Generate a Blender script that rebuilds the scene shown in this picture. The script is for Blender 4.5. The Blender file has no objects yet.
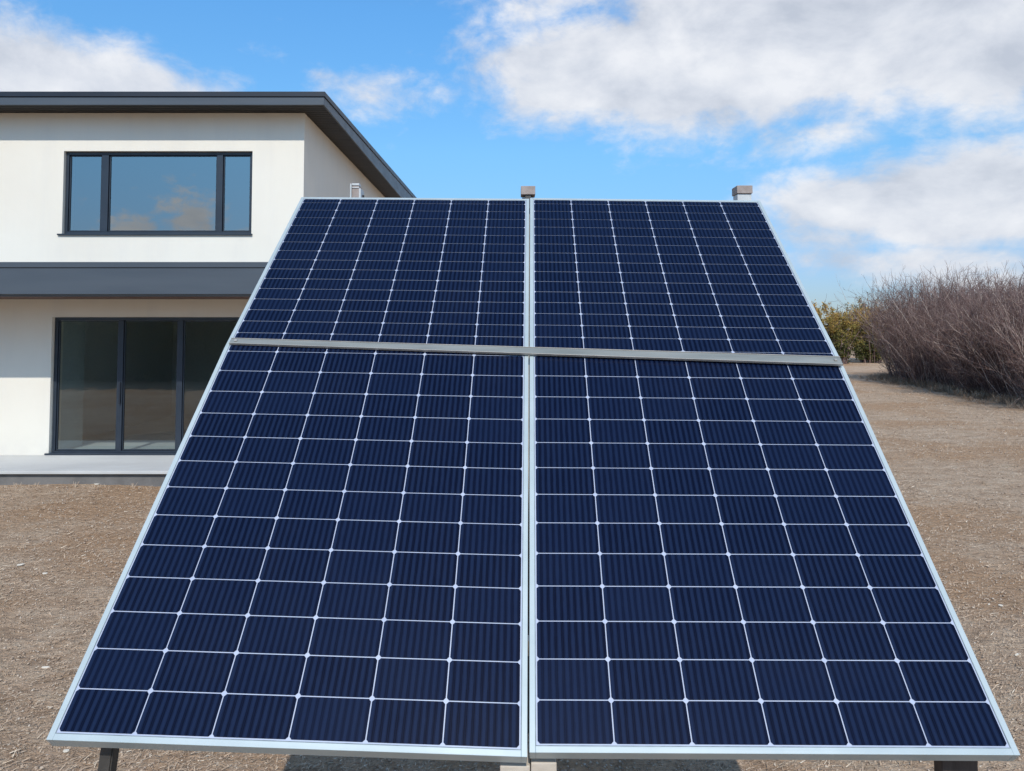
import bpy, bmesh, math, random
import numpy as np
from mathutils import Vector, noise

R = math.radians
SC = bpy.context.scene
COL = SC.collection

# ------------------------------------------------------------------ camera
EYE = 2.18
FPX = 740.0
PITCH = R(2.5)
HORIZON = 330.0
PPY = HORIZON - FPX * math.tan(PITCH)          # row of the principal point
cam_data = bpy.data.cameras.new('camera')
cam_data.sensor_width = 36.0
cam_data.lens = FPX / 1024 * 36.0
cam_data.shift_y = (PPY - 385.5) / 1024.0
cam_data.clip_start = 0.05
cam_data.clip_end = 5000
cam = bpy.data.objects.new('camera', cam_data)
cam.location = (0, 0, EYE)
cam.rotation_euler = (R(90) + PITCH, 0, 0)
COL.objects.link(cam)
SC.camera = cam

def at(px, py, Y):
    """world point seen at a pixel of the photograph, on the upright plane y = Y"""
    F = Vector((0, math.cos(PITCH), math.sin(PITCH)))
    U = Vector((0, -math.sin(PITCH), math.cos(PITCH)))
    d = F + Vector((1, 0, 0)) * ((px - 512) / FPX) - U * ((py - PPY) / FPX)
    d *= Y / d.y
    return Vector((d.x, d.y, d.z + EYE))

# ------------------------------------------------------------------ light
SUN_EL = R(43)
SUN_AZ = R(178.5)        # compass bearing, clockwise from +Y (away from the camera)
SKY_STRENGTH = 0.105
SUN_STRENGTH = 3.3
SC.view_settings.view_transform = 'Standard'
SC.view_settings.look = 'None'
SC.view_settings.gamma = 1
SC.view_settings.use_curve_mapping = False
SC.view_settings.exposure = 0.0

sd = bpy.data.lights.new('sun', 'SUN')
sd.energy = SUN_STRENGTH
sd.angle = R(0.5)
sd.color = (1.0, 0.945, 0.865)
sun = bpy.data.objects.new('sun', sd)
to_sun = Vector((math.sin(SUN_AZ) * math.cos(SUN_EL), math.cos(SUN_AZ) * math.cos(SUN_EL), math.sin(SUN_EL)))
sun.rotation_euler = to_sun.to_track_quat('Z', 'Y').to_euler()
sun.location = (-5, -10, 20)
COL.objects.link(sun)

class N:
    """small node-tree helper"""
    def __init__(s, tree): s.t = tree
    def new(s, kind, **kw):
        n = s.t.nodes.new(kind)
        for k, v in kw.items(): setattr(n, k, v)
        return n
    def link(s, a, b): s.t.links.new(a, b)
    def put(s, sock, v):
        if isinstance(v, bpy.types.NodeSocket): s.link(v, sock)
        else: sock.default_value = v
    def math(s, op, a, b=None, c=None, clamp=False):
        n = s.new('ShaderNodeMath', operation=op, use_clamp=clamp)
        s.put(n.inputs[0], a)
        if b is not None: s.put(n.inputs[1], b)
        if c is not None: s.put(n.inputs[2], c)
        return n.outputs[0]
    def noise(s, vec, scale, detail=4, rough=0.55, dist=0.0):
        n = s.new('ShaderNodeTexNoise')
        if vec is not None: s.link(vec, n.inputs['Vector'])
        n.inputs['Scale'].default_value = scale
        n.inputs['Detail'].default_value = detail
        n.inputs['Roughness'].default_value = rough
        n.inputs['Distortion'].default_value = dist
        return n.outputs['Fac']
    def ramp(s, fac, stops, interp='LINEAR'):
        n = s.new('ShaderNodeValToRGB')
        n.color_ramp.interpolation = interp
        el = n.color_ramp.elements
        while len(el) < len(stops): el.new(0.5)
        for e, (p, c) in zip(el, stops):
            e.position = p
            e.color = (c[0], c[1], c[2], 1) if isinstance(c, (tuple, list)) else (c, c, c, 1)
        s.put(n.inputs[0], fac)
        return n.outputs['Color']
    def mix(s, fac, a, b, blend='MIX'):
        n = s.new('ShaderNodeMix', data_type='RGBA', blend_type=blend)
        s.put(n.inputs[0], fac)
        for sock, v in ((n.inputs[6], a), (n.inputs[7], b)):
            if isinstance(v, (tuple, list)): v = (v[0], v[1], v[2], 1)
            s.put(sock, v)
        return n.outputs[2]
    def smooth(s, v, lo, hi, to0=0.0, to1=1.0):
        n = s.new('ShaderNodeMapRange', interpolation_type='SMOOTHSTEP')
        s.put(n.inputs[0], v)
        n.inputs[1].default_value = lo; n.inputs[2].default_value = hi
        n.inputs[3].default_value = to0; n.inputs[4].default_value = to1
        return n.outputs[0]

world = bpy.data.worlds.new('World')
SC.world = world
world.use_nodes = True
wt = world.node_tree
wt.nodes.clear()
w = N(wt)
sky = w.new('ShaderNodeTexSky', sky_type='NISHITA')
sky.sun_disc = False
sky.sun_elevation = SUN_EL
sky.sun_rotation = SUN_AZ
sky.air_density = 1.0
sky.dust_density = 0.35
sky.ozone_density = 2.2
sky.altitude = 0
tc = w.new('ShaderNodeTexCoord')
sep = w.new('ShaderNodeSeparateXYZ'); w.link(tc.outputs['Generated'], sep.inputs[0])
dx, dy, dz = sep.outputs
az = w.math('ARCTAN2', dx, dy)
el = w.math('ARCSINE', dz)
cmb = w.new('ShaderNodeCombineXYZ')
w.link(w.math('MULTIPLY', az, 1.0), cmb.inputs[0])
w.link(w.math('MULTIPLY', el, 1.55), cmb.inputs[1])
cvec = cmb.outputs[0]
cmb2 = w.new('ShaderNodeCombineXYZ')
w.link(w.math('MULTIPLY', az, 1.0), cmb2.inputs[0])
w.link(w.math('MULTIPLY_ADD', el, 1.55, 0.085), cmb2.inputs[1])
cvec_up = cmb2.outputs[0]
# cloud banks: bearing, elevation, half width, half height (degrees), weight
BANKS = [
    (-35.0, 13.6, 14.0, 5.2, 1.35),       # behind the house roof
    (-10.5, 17.8, 6.0, 2.3, 0.48),       # small puffs above the roof end
    (9.0, 19.6, 12.0, 4.8, 1.0), (4.0, 24.0, 8.0, 3.0, 0.6),        # the big bank, left arm
    (20.0, 21.0, 15.0, 6.2, 1.15),       # the big bank
    (36.0, 19.5, 14.0, 5.6, 1.1),
    (22.0, 13.8, 7.0, 2.2, 0.55),        # grey tail under it
    (9.5, 12.3, 4.5, 1.1, 0.33),
    (31.0, 8.6, 12.0, 3.4, 1.05),        # low bank on the right
    (28.5, 4.6, 10.0, 2.2, 0.62),
    (38.0, 3.0, 14.0, 2.2, 0.55),
    (-152.6, 6.3, 2.4, 1.9, 0.85),       # small banks behind the camera, mirrored in the upper window
    (-156.8, 7.8, 2.6, 1.7, 0.86), (-160.5, 6.2, 2.0, 1.5, 0.85),
    (-120.0, 10.0, 12.0, 3.0, 0.8), (-95.0, 14.0, 14.0, 5.0, 0.9),
    (-65.0, 12.0, 10.0, 4.0, 0.9), (70.0, 12.0, 16.0, 5.0, 0.9),
    (105.0, 15.0, 14.0, 5.0, 0.8), (85.0, 42.0, 45.0, 15.0, 0.75), (-85.0, 45.0, 40.0, 14.0, 0.6), (150.0, 12.0, 16.0, 4.0, 0.7),  # two high side banks added out of view as fill for the shaded wall
]
mask = None
for (a0, e0, ra, re, wgt) in BANKS:
    u = w.math('MULTIPLY', w.math('SUBTRACT', az, R(a0)), 1 / R(ra))
    v = w.math('MULTIPLY', w.math('SUBTRACT', el, R(e0)), 1 / R(re))
    r2 = w.math('ADD', w.math('MULTIPLY', u, u), w.math('MULTIPLY', v, v))
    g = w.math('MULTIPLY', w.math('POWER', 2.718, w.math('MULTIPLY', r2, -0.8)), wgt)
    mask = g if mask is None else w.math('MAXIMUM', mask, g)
n1 = w.noise(cvec, 6.0, 9, 0.58, 0.25)
n1u = w.noise(cvec_up, 6.0, 9, 0.58, 0.25)
n2 = w.noise(cvec, 2.2, 3, 0.5)
n3 = w.noise(cvec, 17.0, 7, 0.62, 0.3)
n4 = w.math('MULTIPLY', w.math('SUBTRACT', w.noise(cvec, 40.0, 6, 0.6, 0.2), 0.5), w.smooth(dy, 0.0, -0.2, 0.15, 1.1))
dens_raw = w.math('ADD', w.math('ADD', w.math('ADD', mask, n4), w.math('MULTIPLY', w.math('SUBTRACT', n1, 0.5), 1.15)), w.math('MULTIPLY', w.math('SUBTRACT', n3, 0.5), 0.62))
dens = w.smooth(dens_raw, 0.24, 0.72)
relief = w.math('ADD', w.math('MULTIPLY', w.math('SUBTRACT', n1, n1u), 2.5), w.math('MULTIPLY', w.math('SUBTRACT', n3, 0.5), 0.22))
lit = w.math('ADD', w.math('ADD', 0.52, relief), w.math('ADD', w.math('MULTIPLY', w.math('SUBTRACT', n2, 0.5), 1.1), w.smooth(dy, 0.1, -0.3, 0.0, 0.45)), clamp=True)
ccol = w.ramp(lit, [(0.0, (4.5, 5.0, 5.9)), (0.45, (6.3, 6.6, 7.2)), (1.0, (8.4, 8.4, 8.5))])
# colours above 1 are clipped by the ramp: scale a 0..1 ramp instead
ccol = w.ramp(lit, [(0.0, (0.56, 0.60, 0.68)), (0.45, (0.72, 0.75, 0.815)), (1.0, (0.90, 0.91, 0.94))])
sc_ = w.new('ShaderNodeVectorMath', operation='SCALE')
w.link(ccol, sc_.inputs[0]); sc_.inputs['Scale'].default_value = 1.0 / SKY_STRENGTH
grade = w.new('ShaderNodeVectorMath', operation='MULTIPLY')
w.link(sky.outputs[0], grade.inputs[0]); 
gr = w.ramp(w.math('MULTIPLY', el, 2 / math.pi), [(0.0, (0.19, 0.23, 0.32)), (0.05, (0.24, 0.30, 0.41)), (0.15, (0.325, 0.505, 0.575)), (0.26, (0.34, 0.61, 0.74)), (0.6, (0.40, 0.55, 0.62)), (1.0, (0.42, 0.50, 0.54))])  # upper stops raised above the view to add ambient fill
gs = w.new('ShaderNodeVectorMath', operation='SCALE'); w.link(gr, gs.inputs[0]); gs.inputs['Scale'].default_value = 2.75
w.link(gs.outputs[0], grade.inputs[1])
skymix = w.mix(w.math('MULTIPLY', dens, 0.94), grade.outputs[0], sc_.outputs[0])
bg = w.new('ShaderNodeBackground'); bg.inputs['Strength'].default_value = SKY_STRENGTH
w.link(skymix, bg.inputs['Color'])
wo = w.new('ShaderNodeOutputWorld'); w.link(bg.outputs[0], wo.inputs['Surface'])

# ------------------------------------------------------------------ materials
def mat(name, base=(0.5, 0.5, 0.5), rough=0.6, metallic=0.0, coat=0.0, spec=0.5):
    m = bpy.data.materials.new(name); m.use_nodes = True
    m.node_tree.nodes.clear()
    n = N(m.node_tree)
    b = n.new('ShaderNodeBsdfPrincipled')
    b.inputs['Base Color'].default_value = (*base, 1)
    b.inputs['Roughness'].default_value = rough
    b.inputs['Metallic'].default_value = metallic
    b.inputs['Coat Weight'].default_value = coat
    b.inputs['Coat Roughness'].default_value = 0.06
    b.inputs['Specular IOR Level'].default_value = spec
    o = n.new('ShaderNodeOutputMaterial'); n.link(b.outputs[0], o.inputs['Surface'])
    m['x'] = 1
    return m, n, b
def bump(n, b, h, strength=0.3, dist=0.01):
    k = n.new('ShaderNodeBump'); k.inputs['Strength'].default_value = strength; k.inputs['Distance'].default_value = dist
    n.link(h, k.inputs['Height']); n.link(k.outputs[0], b.inputs['Normal'])
def objco(n): return n.new('ShaderNodeTexCoord').outputs['Object']
def geo(n): return n.new('ShaderNodeNewGeometry').outputs['Position']
def stretch(n, vec, s):
    k = n.new('ShaderNodeVectorMath', operation='MULTIPLY'); n.link(vec, k.inputs[0]); k.inputs[1].default_value = s
    return k.outputs[0]

def varied(name, c1, c2, scale, rough=0.6, metallic=0.0, bscale=None, bstr=0.2, bdist=0.004, coat=0.0, st=(1, 1, 1)):
    m, n, b = mat(name, c1, rough, metallic, coat)
    p = stretch(n, geo(n), st)
    f = n.noise(p, scale, 5, 0.6)
    f = n.smooth(f, 0.3, 0.7)
    n.link(n.mix(f, c1, c2), b.inputs['Base Color'])
    r = n.math('MULTIPLY_ADD', n.noise(p, scale * 2.3, 4), 0.25, rough - 0.125)
    n.link(r, b.inputs['Roughness'])
    if bscale: bump(n, b, n.noise(p, bscale, 4, 0.6), bstr, bdist)
    return m

# stucco
M = {}
m, n, b = mat('wall_render', (0.78, 0.76, 0.71), 0.9, spec=0.2)
p = geo(n)
big = n.smooth(n.noise(p, 0.5, 4, 0.6), 0.3, 0.7)
run = n.smooth(n.noise(stretch(n, p, (1.6, 1.6, 0.22)), 1.7, 5, 0.65), 0.42, 0.78)
c = n.mix(big, (0.81, 0.77, 0.675), (0.78, 0.73, 0.63))
c = n.mix(n.math('MULTIPLY', run, 0.30), c, (0.66, 0.64, 0.60))
sp = n.new('ShaderNodeSeparateXYZ'); n.link(p, sp.inputs[0])
low = n.math('MULTIPLY', n.smooth(sp.outputs[2], 0.75, 0.15), n.math('MULTIPLY_ADD', n.noise(p, 3.0, 5, 0.7), 0.9, -0.15))
c = n.mix(low, c, (0.60, 0.57, 0.52))
n.link(c, b.inputs['Base Color'])
bump(n, b, n.math('ADD', n.noise(p, 90, 3, 0.6), n.math('MULTIPLY', n.noise(p, 6, 3), 1.3)), 0.35, 0.006)
M['render'] = m
M['slate'] = varied('slate_metal', (0.060, 0.074, 0.092), (0.073, 0.089, 0.108), 1.2, 0.45, 0.0, 4, 0.05, 0.004, st=(0.35, 1, 3))
M['flashing'] = varied('dark_flashing', (0.010, 0.014, 0.022), (0.015, 0.020, 0.031), 2.0, 0.45, 0.0, st=(0.4, 1, 2))
M['window_frame'] = varied('window_frame_coating', (0.020, 0.029, 0.043), (0.027, 0.037, 0.053), 3.0, 0.4)
M['black_gap'] = varied('black_gap_shade', (0.008, 0.009, 0.011), (0.012, 0.013, 0.016), 3.0, 0.6)
M['soffit'] = varied('soffit_boards', (0.012, 0.0115, 0.012), (0.020, 0.019, 0.019), 2.5, 0.6, st=(0.5, 4, 1), bscale=12)
M['brown_soffit'] = varied('brown_timber_soffit', (0.085, 0.040, 0.030), (0.12, 0.058, 0.042), 3.0, 0.6, st=(0.3, 3, 3), bscale=20)
M['concrete'] = varied('pale_concrete', (0.50, 0.50, 0.485), (0.60, 0.60, 0.58), 1.4, 0.85, 0.0, 45, 0.3, 0.004, st=(0.5, 1, 1))
M['plinth'] = varied('plinth_concrete', (0.13, 0.125, 0.12), (0.19, 0.18, 0.17), 3.0, 0.9, 0.0, 40, 0.4, 0.006)
M['interior_white'] = varied('interior_plaster', (0.46, 0.52, 0.53), (0.54, 0.60, 0.60), 1.0, 0.8)
M['interior_dark'] = varied('interior_dark_wall', (0.66, 0.66, 0.64), (0.72, 0.72, 0.70), 0.8, 0.9)
M['interior_shade'] = varied('interior_shaded_wall', (0.07, 0.085, 0.09), (0.10, 0.115, 0.12), 0.8, 0.9)  # upper room's dimness is put into this wall and floor colour
M['interior_floor'] = varied('interior_floor', (0.40, 0.42, 0.41), (0.48, 0.49, 0.47), 2.0, 0.5)
M['roofing'] = varied('roof_membrane', (0.10, 0.105, 0.115), (0.14, 0.14, 0.15), 1.0, 0.8)

def glass(name, refl, tint, ripple):
    m = bpy.data.materials.new(name); m.use_nodes = True; m.node_tree.nodes.clear(); n = N(m.node_tree)
    tr = n.new('ShaderNodeBsdfTransparent'); tr.inputs[0].default_value = (*tint, 1)
    gl = n.new('ShaderNodeBsdfGlossy'); gl.inputs['Roughness'].default_value = 0.002
    gl.inputs['Color'].default_value = (0.80, 0.83, 0.82, 1)
    k = n.new('ShaderNodeBump'); k.inputs['Strength'].default_value = ripple; k.inputs['Distance'].default_value = 0.004
    n.link(n.noise(geo(n), 1.3, 1, 0.4), k.inputs['Height']); n.link(k.outputs[0], gl.inputs['Normal'])
    fr = n.new('ShaderNodeLayerWeight'); fr.inputs['Blend'].default_value = 0.25
    fac = n.math('MULTIPLY_ADD', fr.outputs['Fresnel'], 0.8, refl, clamp=True)
    mx = n.new('ShaderNodeMixShader'); n.link(fac, mx.inputs[0]); n.link(tr.outputs[0], mx.inputs[1]); n.link(gl.outputs[0], mx.inputs[2])
    o = n.new('ShaderNodeOutputMaterial'); n.link(mx.outputs[0], o.inputs['Surface'])
    return m
M['glass_upper'] = glass('coated_window_glass', 0.36, (0.30, 0.36, 0.38), 0.05)
M['glass_lower'] = glass('door_glass', 0.17, (0.62, 0.68, 0.68), 0.05)

M['frame_alu'] = varied('panel_frame_aluminium', (0.42, 0.49, 0.50), (0.48, 0.55, 0.56), 5, 0.42, 0.15, st=(1, 1, 1))
M['backsheet'] = varied('panel_backsheet', (0.40, 0.445, 0.56), (0.47, 0.515, 0.625), 5, 0.4, coat=0.6)
M['lip_shadow'] = varied('panel_lip_shadow', (0.10, 0.13, 0.14), (0.22, 0.26, 0.27), 30, 0.6)
M['rail_alu'] = varied('grey_aluminium_rail', (0.25, 0.265, 0.245), (0.34, 0.35, 0.325), 9, 0.5, 0.45, 60, 0.05, 0.002, st=(0.3, 2, 2))
M['galv'] = varied('galvanised_steel', (0.36, 0.34, 0.31), (0.46, 0.44, 0.41), 14, 0.5, 0.4, 40, 0.1, 0.002)
M['galv_brown'] = varied('weathered_post_head', (0.30, 0.245, 0.215), (0.40, 0.34, 0.31), 22, 0.7, 0.1, 50, 0.2, 0.002)
M['pale_alu'] = varied('pale_bracket', (0.48, 0.49, 0.48), (0.60, 0.61, 0.60), 12, 0.5, 0.1)
M['dark_steel'] = varied('dark_steel_leg', (0.055, 0.052, 0.048), (0.085, 0.078, 0.07), 20, 0.55, 0.2, 50, 0.2, 0.002)
M['dark_wood'] = varied('dark_weathered_timber', (0.050, 0.036, 0.030), (0.085, 0.062, 0.050), 9, 0.8, 0.0, 30, 0.4, 0.004, st=(4, 4, 0.5))
M['pale_wood'] = varied('pale_timber_block', (0.50, 0.43, 0.35), (0.60, 0.53, 0.44), 12, 0.75, 0.0, 40, 0.2, 0.003, st=(1, 3, 3))
M['black_plastic'] = varied('black_plastic', (0.012, 0.012, 0.013), (0.02, 0.02, 0.021), 12, 0.5)
M['chip'] = varied('pale_wood_chip', (0.62, 0.55, 0.45), (0.74, 0.69, 0.60), 30, 0.8)

# solar cells: navy with fine paler busbar bands that follow the u coordinate of the cell
m, n, b = mat('solar_cells', (0.012, 0.022, 0.075), 0.26, coat=0.10, spec=0.13)
b.inputs['Coat Roughness'].default_value = 0.09
uv = n.new('ShaderNodeTexCoord').outputs['UV']
su = n.new('ShaderNodeSeparateXYZ'); n.link(uv, su.inputs[0])
band = n.math('SINE', n.math('MULTIPLY', su.outputs[0], 2 * math.pi * 10))
nz = n.noise(stretch(n, uv, (9.0, 0.5, 1)), 3.0, 5, 0.72)
band2 = n.math('MULTIPLY_ADD', band, 0.42, n.math('MULTIPLY', nz, 1.0), clamp=True)
c = n.ramp(band2, [(0.22, (0.0002, 0.0012, 0.0095)), (0.80, (0.0078, 0.0158, 0.044))])
fing = n.math('SINE', n.math('MULTIPLY', su.outputs[0], 2 * math.pi * 41))
c = n.mix(n.math('MULTIPLY_ADD', fing, 0.10, 0.10), c, (0.012, 0.022, 0.065))
att = n.new('ShaderNodeAttribute', attribute_name='tint')
c = n.mix(n.math('MULTIPLY', att.outputs['Fac'], 0.28), c, (0.007, 0.014, 0.042))
dust = n.smooth(n.noise(geo(n), 1.6, 6, 0.7), 0.45, 0.85)
c = n.mix(n.math('MULTIPLY', dust, 0.012), c, (0.30, 0.28, 0.25))
n.link(c, b.inputs['Base Color'])
M['cells'] = m

# bare ground
m, n, b = mat('dry_ground', (0.25, 0.2, 0.16), 0.95, spec=0.15)
p = geo(n)
a1 = n.noise(p, 0.35, 6, 0.62, 0.4)
a2 = n.noise(stretch(n, p, (1, 1.5, 1)), 2.6, 7, 0.68, 0.3)
a3 = n.noise(p, 22, 6, 0.75)
a4 = n.noise(stretch(n, p, (1.0, 2.6, 1.0)), 38, 5, 0.8, 0.6)
c = n.ramp(a2, [(0.28, (0.40, 0.265, 0.170)), (0.5, (0.66, 0.475, 0.325)), (0.72, (0.78, 0.61, 0.44))])
c = n.mix(n.math('MULTIPLY', n.smooth(a1, 0.44, 0.60), 0.9), c, (0.56, 0.35, 0.205))
g_ = n.smooth(n.noise(p, 0.8, 5, 0.7), 0.60, 0.78)
c = n.mix(n.math('MULTIPLY', g_, 0.35), c, (0.15, 0.15, 0.075))
k = n.math('MULTIPLY_ADD', n.math('ADD', a3, a4), 2.3, -1.80)
c = n.mix(1.0, c, n.ramp(k, [(0.0, 0.42), (0.30, 0.82), (0.65, 1.0), (1.0, 1.0)]), 'MULTIPLY')
pale = n.smooth(n.noise(stretch(n, p, (1, 1.8, 1)), 1.1, 7, 0.75), 0.60, 0.74)
dk = n.smooth(n.noise(stretch(n, p, (0.7, 1.6, 1)), 0.75, 8, 0.78, 0.5), 0.56, 0.70)
a6 = n.noise(stretch(n, p, (1.0, 2.0, 1.0)), 11.0, 5, 0.7, 0.8)
c = n.mix(n.math('MULTIPLY', n.smooth(a6, 0.50, 0.66), 0.26), c, (0.25, 0.175, 0.115))
c = n.mix(n.math('MULTIPLY', n.smooth(a6, 0.46, 0.36), 0.30), c, (0.80, 0.66, 0.48))
c = n.mix(n.math('MULTIPLY', dk, 0.28), c, (0.23, 0.165, 0.115))
c = n.mix(n.math('MULTIPLY', pale, 0.60), c, (0.76, 0.66, 0.54))
n.link(c, b.inputs['Base Color'])
a5 = n.noise(stretch(n, p, (1.0, 1.7, 1.0)), 9.0, 5, 0.7, 0.8)
h = n.math('ADD', n.math('MULTIPLY', n.math('ADD', a2, a5), 1.8), n.math('ADD', n.math('MULTIPLY', a3, 0.8), n.math('MULTIPLY', a4, 0.4)))
bump(n, b, h, 0.9, 0.045)
M['ground'] = m

def tinted(name, stops, rough=0.85, trans=0.0):
    m, n, b = mat(name, (0.3, 0.3, 0.3), rough, spec=0.2)
    att = n.new('ShaderNodeAttribute', attribute_name='tint')
    n.link(n.ramp(att.outputs['Fac'], stops), b.inputs['Base Color'])
    if trans:
        tl = n.new('ShaderNodeBsdfTranslucent')
        n.link(n.ramp(att.outputs['Fac'], stops), tl.inputs[0])
        mx = n.new('ShaderNodeMixShader'); mx.inputs[0].default_value = trans
        n.link(b.outputs[0], mx.inputs[1]); n.link(tl.outputs[0], mx.inputs[2])
        o = [q for q in m.node_tree.nodes if q.type == 'OUTPUT_MATERIAL'][0]
        n.link(mx.outputs[0], o.inputs['Surface'])
    return m
M['straw'] = tinted('dry_straw', [(0.0, (0.27, 0.185, 0.125)), (0.45, (0.54, 0.40, 0.28)), (0.8, (0.62, 0.50, 0.37)), (1.0, (0.78, 0.68, 0.54))])
M['clod'] = tinted('soil_clods', [(0.0, (0.28, 0.20, 0.145)), (0.9, (0.50, 0.39, 0.29)), (1.0, (0.55, 0.48, 0.4))])
M['bark'] = tinted('bare_twigs', [(0.0, (0.13, 0.082, 0.075)), (0.5, (0.27, 0.182, 0.162)), (1.0, (0.62, 0.51, 0.43))])
M['leaf'] = tinted('autumn_leaves', [(0.0, (0.045, 0.060, 0.024)), (0.35, (0.10, 0.105, 0.035)), (0.6, (0.32, 0.25, 0.07)), (1.0, (0.52, 0.31, 0.10))], 0.7, 0.25)

# ------------------------------------------------------------------ builders
def tag(o, label=None, cat=None, group=None, kind=None):
    if label: o['label'] = label
    if cat: o['category'] = cat
    if group: o['group'] = group
    if kind: o['kind'] = kind
    return o
def empty(name, loc=(0, 0, 0)):
    o = bpy.data.objects.new(name, None); o.location = loc; o.empty_display_size = 0.2
    COL.objects.link(o); return o
class MB:
    def __init__(s): s.v = []; s.f = []; s.uv = []; s.tint = []
    def quad(s, a, b, c, d):
        i = len(s.v); s.v += [tuple(a), tuple(b), tuple(c), tuple(d)]; s.f.append((i, i + 1, i + 2, i + 3))
    def box(s, x0, x1, y0, y1, z0, z1):
        i = len(s.v)
        s.v += [(x, y, z) for z in (z0, z1) for y in (y0, y1) for x in (x0, x1)]
        s.f += [tuple(i + k for k in q) for q in ((0, 2, 3, 1), (4, 5, 7, 6), (0, 1, 5, 4), (2, 6, 7, 3), (0, 4, 6, 2), (1, 3, 7, 5))]
    def hexa(s, pts):
        """8 points: bottom ring then top ring"""
        i = len(s.v); s.v += [tuple(p) for p in pts]
        s.f += [tuple(i + k for k in q) for q in ((3, 2, 1, 0), (4, 5, 6, 7), (0, 1, 5, 4), (1, 2, 6, 5), (2, 3, 7, 6), (3, 0, 4, 7))]
    def bar(s, a, b, wx, wy, side=Vector((1, 0, 0))):
        a, b = Vector(a), Vector(b); d = (b - a).normalized()
        x = (side - d * side.dot(d)).normalized(); y = d.cross(x)
        ring = [(-1, -1), (1, -1), (1, 1), (-1, 1)]
        s.hexa([a + x * (p * wx / 2) + y * (q * wy / 2) for p, q in ring] + [b + x * (p * wx / 2) + y * (q * wy / 2) for p, q in ring])
    def build(s, name, material, parent=None, bevel=0.0, seg=2, origin=None):
        me = bpy.data.meshes.new(name)
        org = Vector(origin) if origin is not None else (parent_world(parent) if parent else Vector((0, 0, 0)))
        me.from_pydata([tuple(Vector(v) - org) for v in s.v], [], s.f)
        if s.uv:
            lay = me.uv_layers.new(name='UVMap')
            lay.data.foreach_set('uv', [c for uvp in s.uv for c in uvp])
        if s.tint:
            at_ = me.attributes.new('tint', 'FLOAT', 'FACE'); at_.data.foreach_set('value', s.tint)
        me.materials.append(material)
        bm = bmesh.new(); bm.from_mesh(me)
        bmesh.ops.recalc_face_normals(bm, faces=bm.faces)
        bm.to_mesh(me); bm.free()
        o = bpy.data.objects.new(name, me); COL.objects.link(o)
        if parent: o.parent = parent
        else: o.location = org
        if bevel:
            bv = o.modifiers.new('bevel', 'BEVEL'); bv.width = bevel; bv.segments = seg; bv.limit_method = 'ANGLE'; bv.angle_limit = R(40)
        return o
def parent_world(o):
    p = Vector((0, 0, 0))
    while o is not None:
        p += o.location; o = o.parent
    return p
def fast_mesh(name, verts, faces, material, tint=None, parent=None):
    """numpy verts (n,3), faces (m,k)"""
    me = bpy.data.meshes.new(name)
    nv, (nf, k) = len(verts), faces.shape
    me.vertices.add(nv); me.vertices.foreach_set('co', verts.astype(np.float32).ravel())
    me.loops.add(nf * k); me.loops.foreach_set('vertex_index', faces.astype(np.int32).ravel())
    me.polygons.add(nf); me.polygons.foreach_set('loop_start', np.arange(0, nf * k, k, dtype=np.int32))
    me.update(calc_edges=True)
    if tint is not None:
        a = me.attributes.new('tint', 'FLOAT', 'FACE'); a.data.foreach_set('value', tint.astype(np.float32))
    me.materials.append(material)
    o = bpy.data.objects.new(name, me); COL.objects.link(o)
    if parent: o.parent = parent
    return o

# ------------------------------------------------------------------ ground
def ground_z(x, y):
    q = Vector((x, y, 0))
    z = 0.030 * noise.noise(q * 0.55) + 0.012 * noise.noise(q * 9.0 + Vector((1, 7, 3))) + 0.016 * noise.noise(q * 1.9 + Vector((5, 2, 1))) + 0.015 * noise.noise(q * 4.5) + 0.006 * noise.noise(q * 14)
    return z
def build_ground():
    n = 420
    t = np.linspace(-1, 1, n)
    k = 8.2
    s = np.sinh(t * k) / np.sinh(k) * 1800
    xs = s + 0.0
    ys = s + 4.5
    vs = np.empty((n, n, 3))
    for j in range(n):
        for i in range(n):
            x, y = xs[i], ys[j]
            near = math.hypot(x, y) < 60
            vs[j, i] = (x, y, ground_z(x, y) if near else 0)
    idx = np.arange(n * n).reshape(n, n)
    f = np.stack([idx[:-1, :-1], idx[:-1, 1:], idx[1:, 1:], idx[1:, :-1]], -1).reshape(-1, 4)
    g = fast_mesh('ground', vs.reshape(-1, 3), f, M['ground'])
    g.data.polygons.foreach_set('use_smooth', [True] * len(g.data.polygons))
    tag(g, 'dry brown bare ground with pale patches and mown stubble', 'ground', kind='structure')
build_ground()

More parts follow.
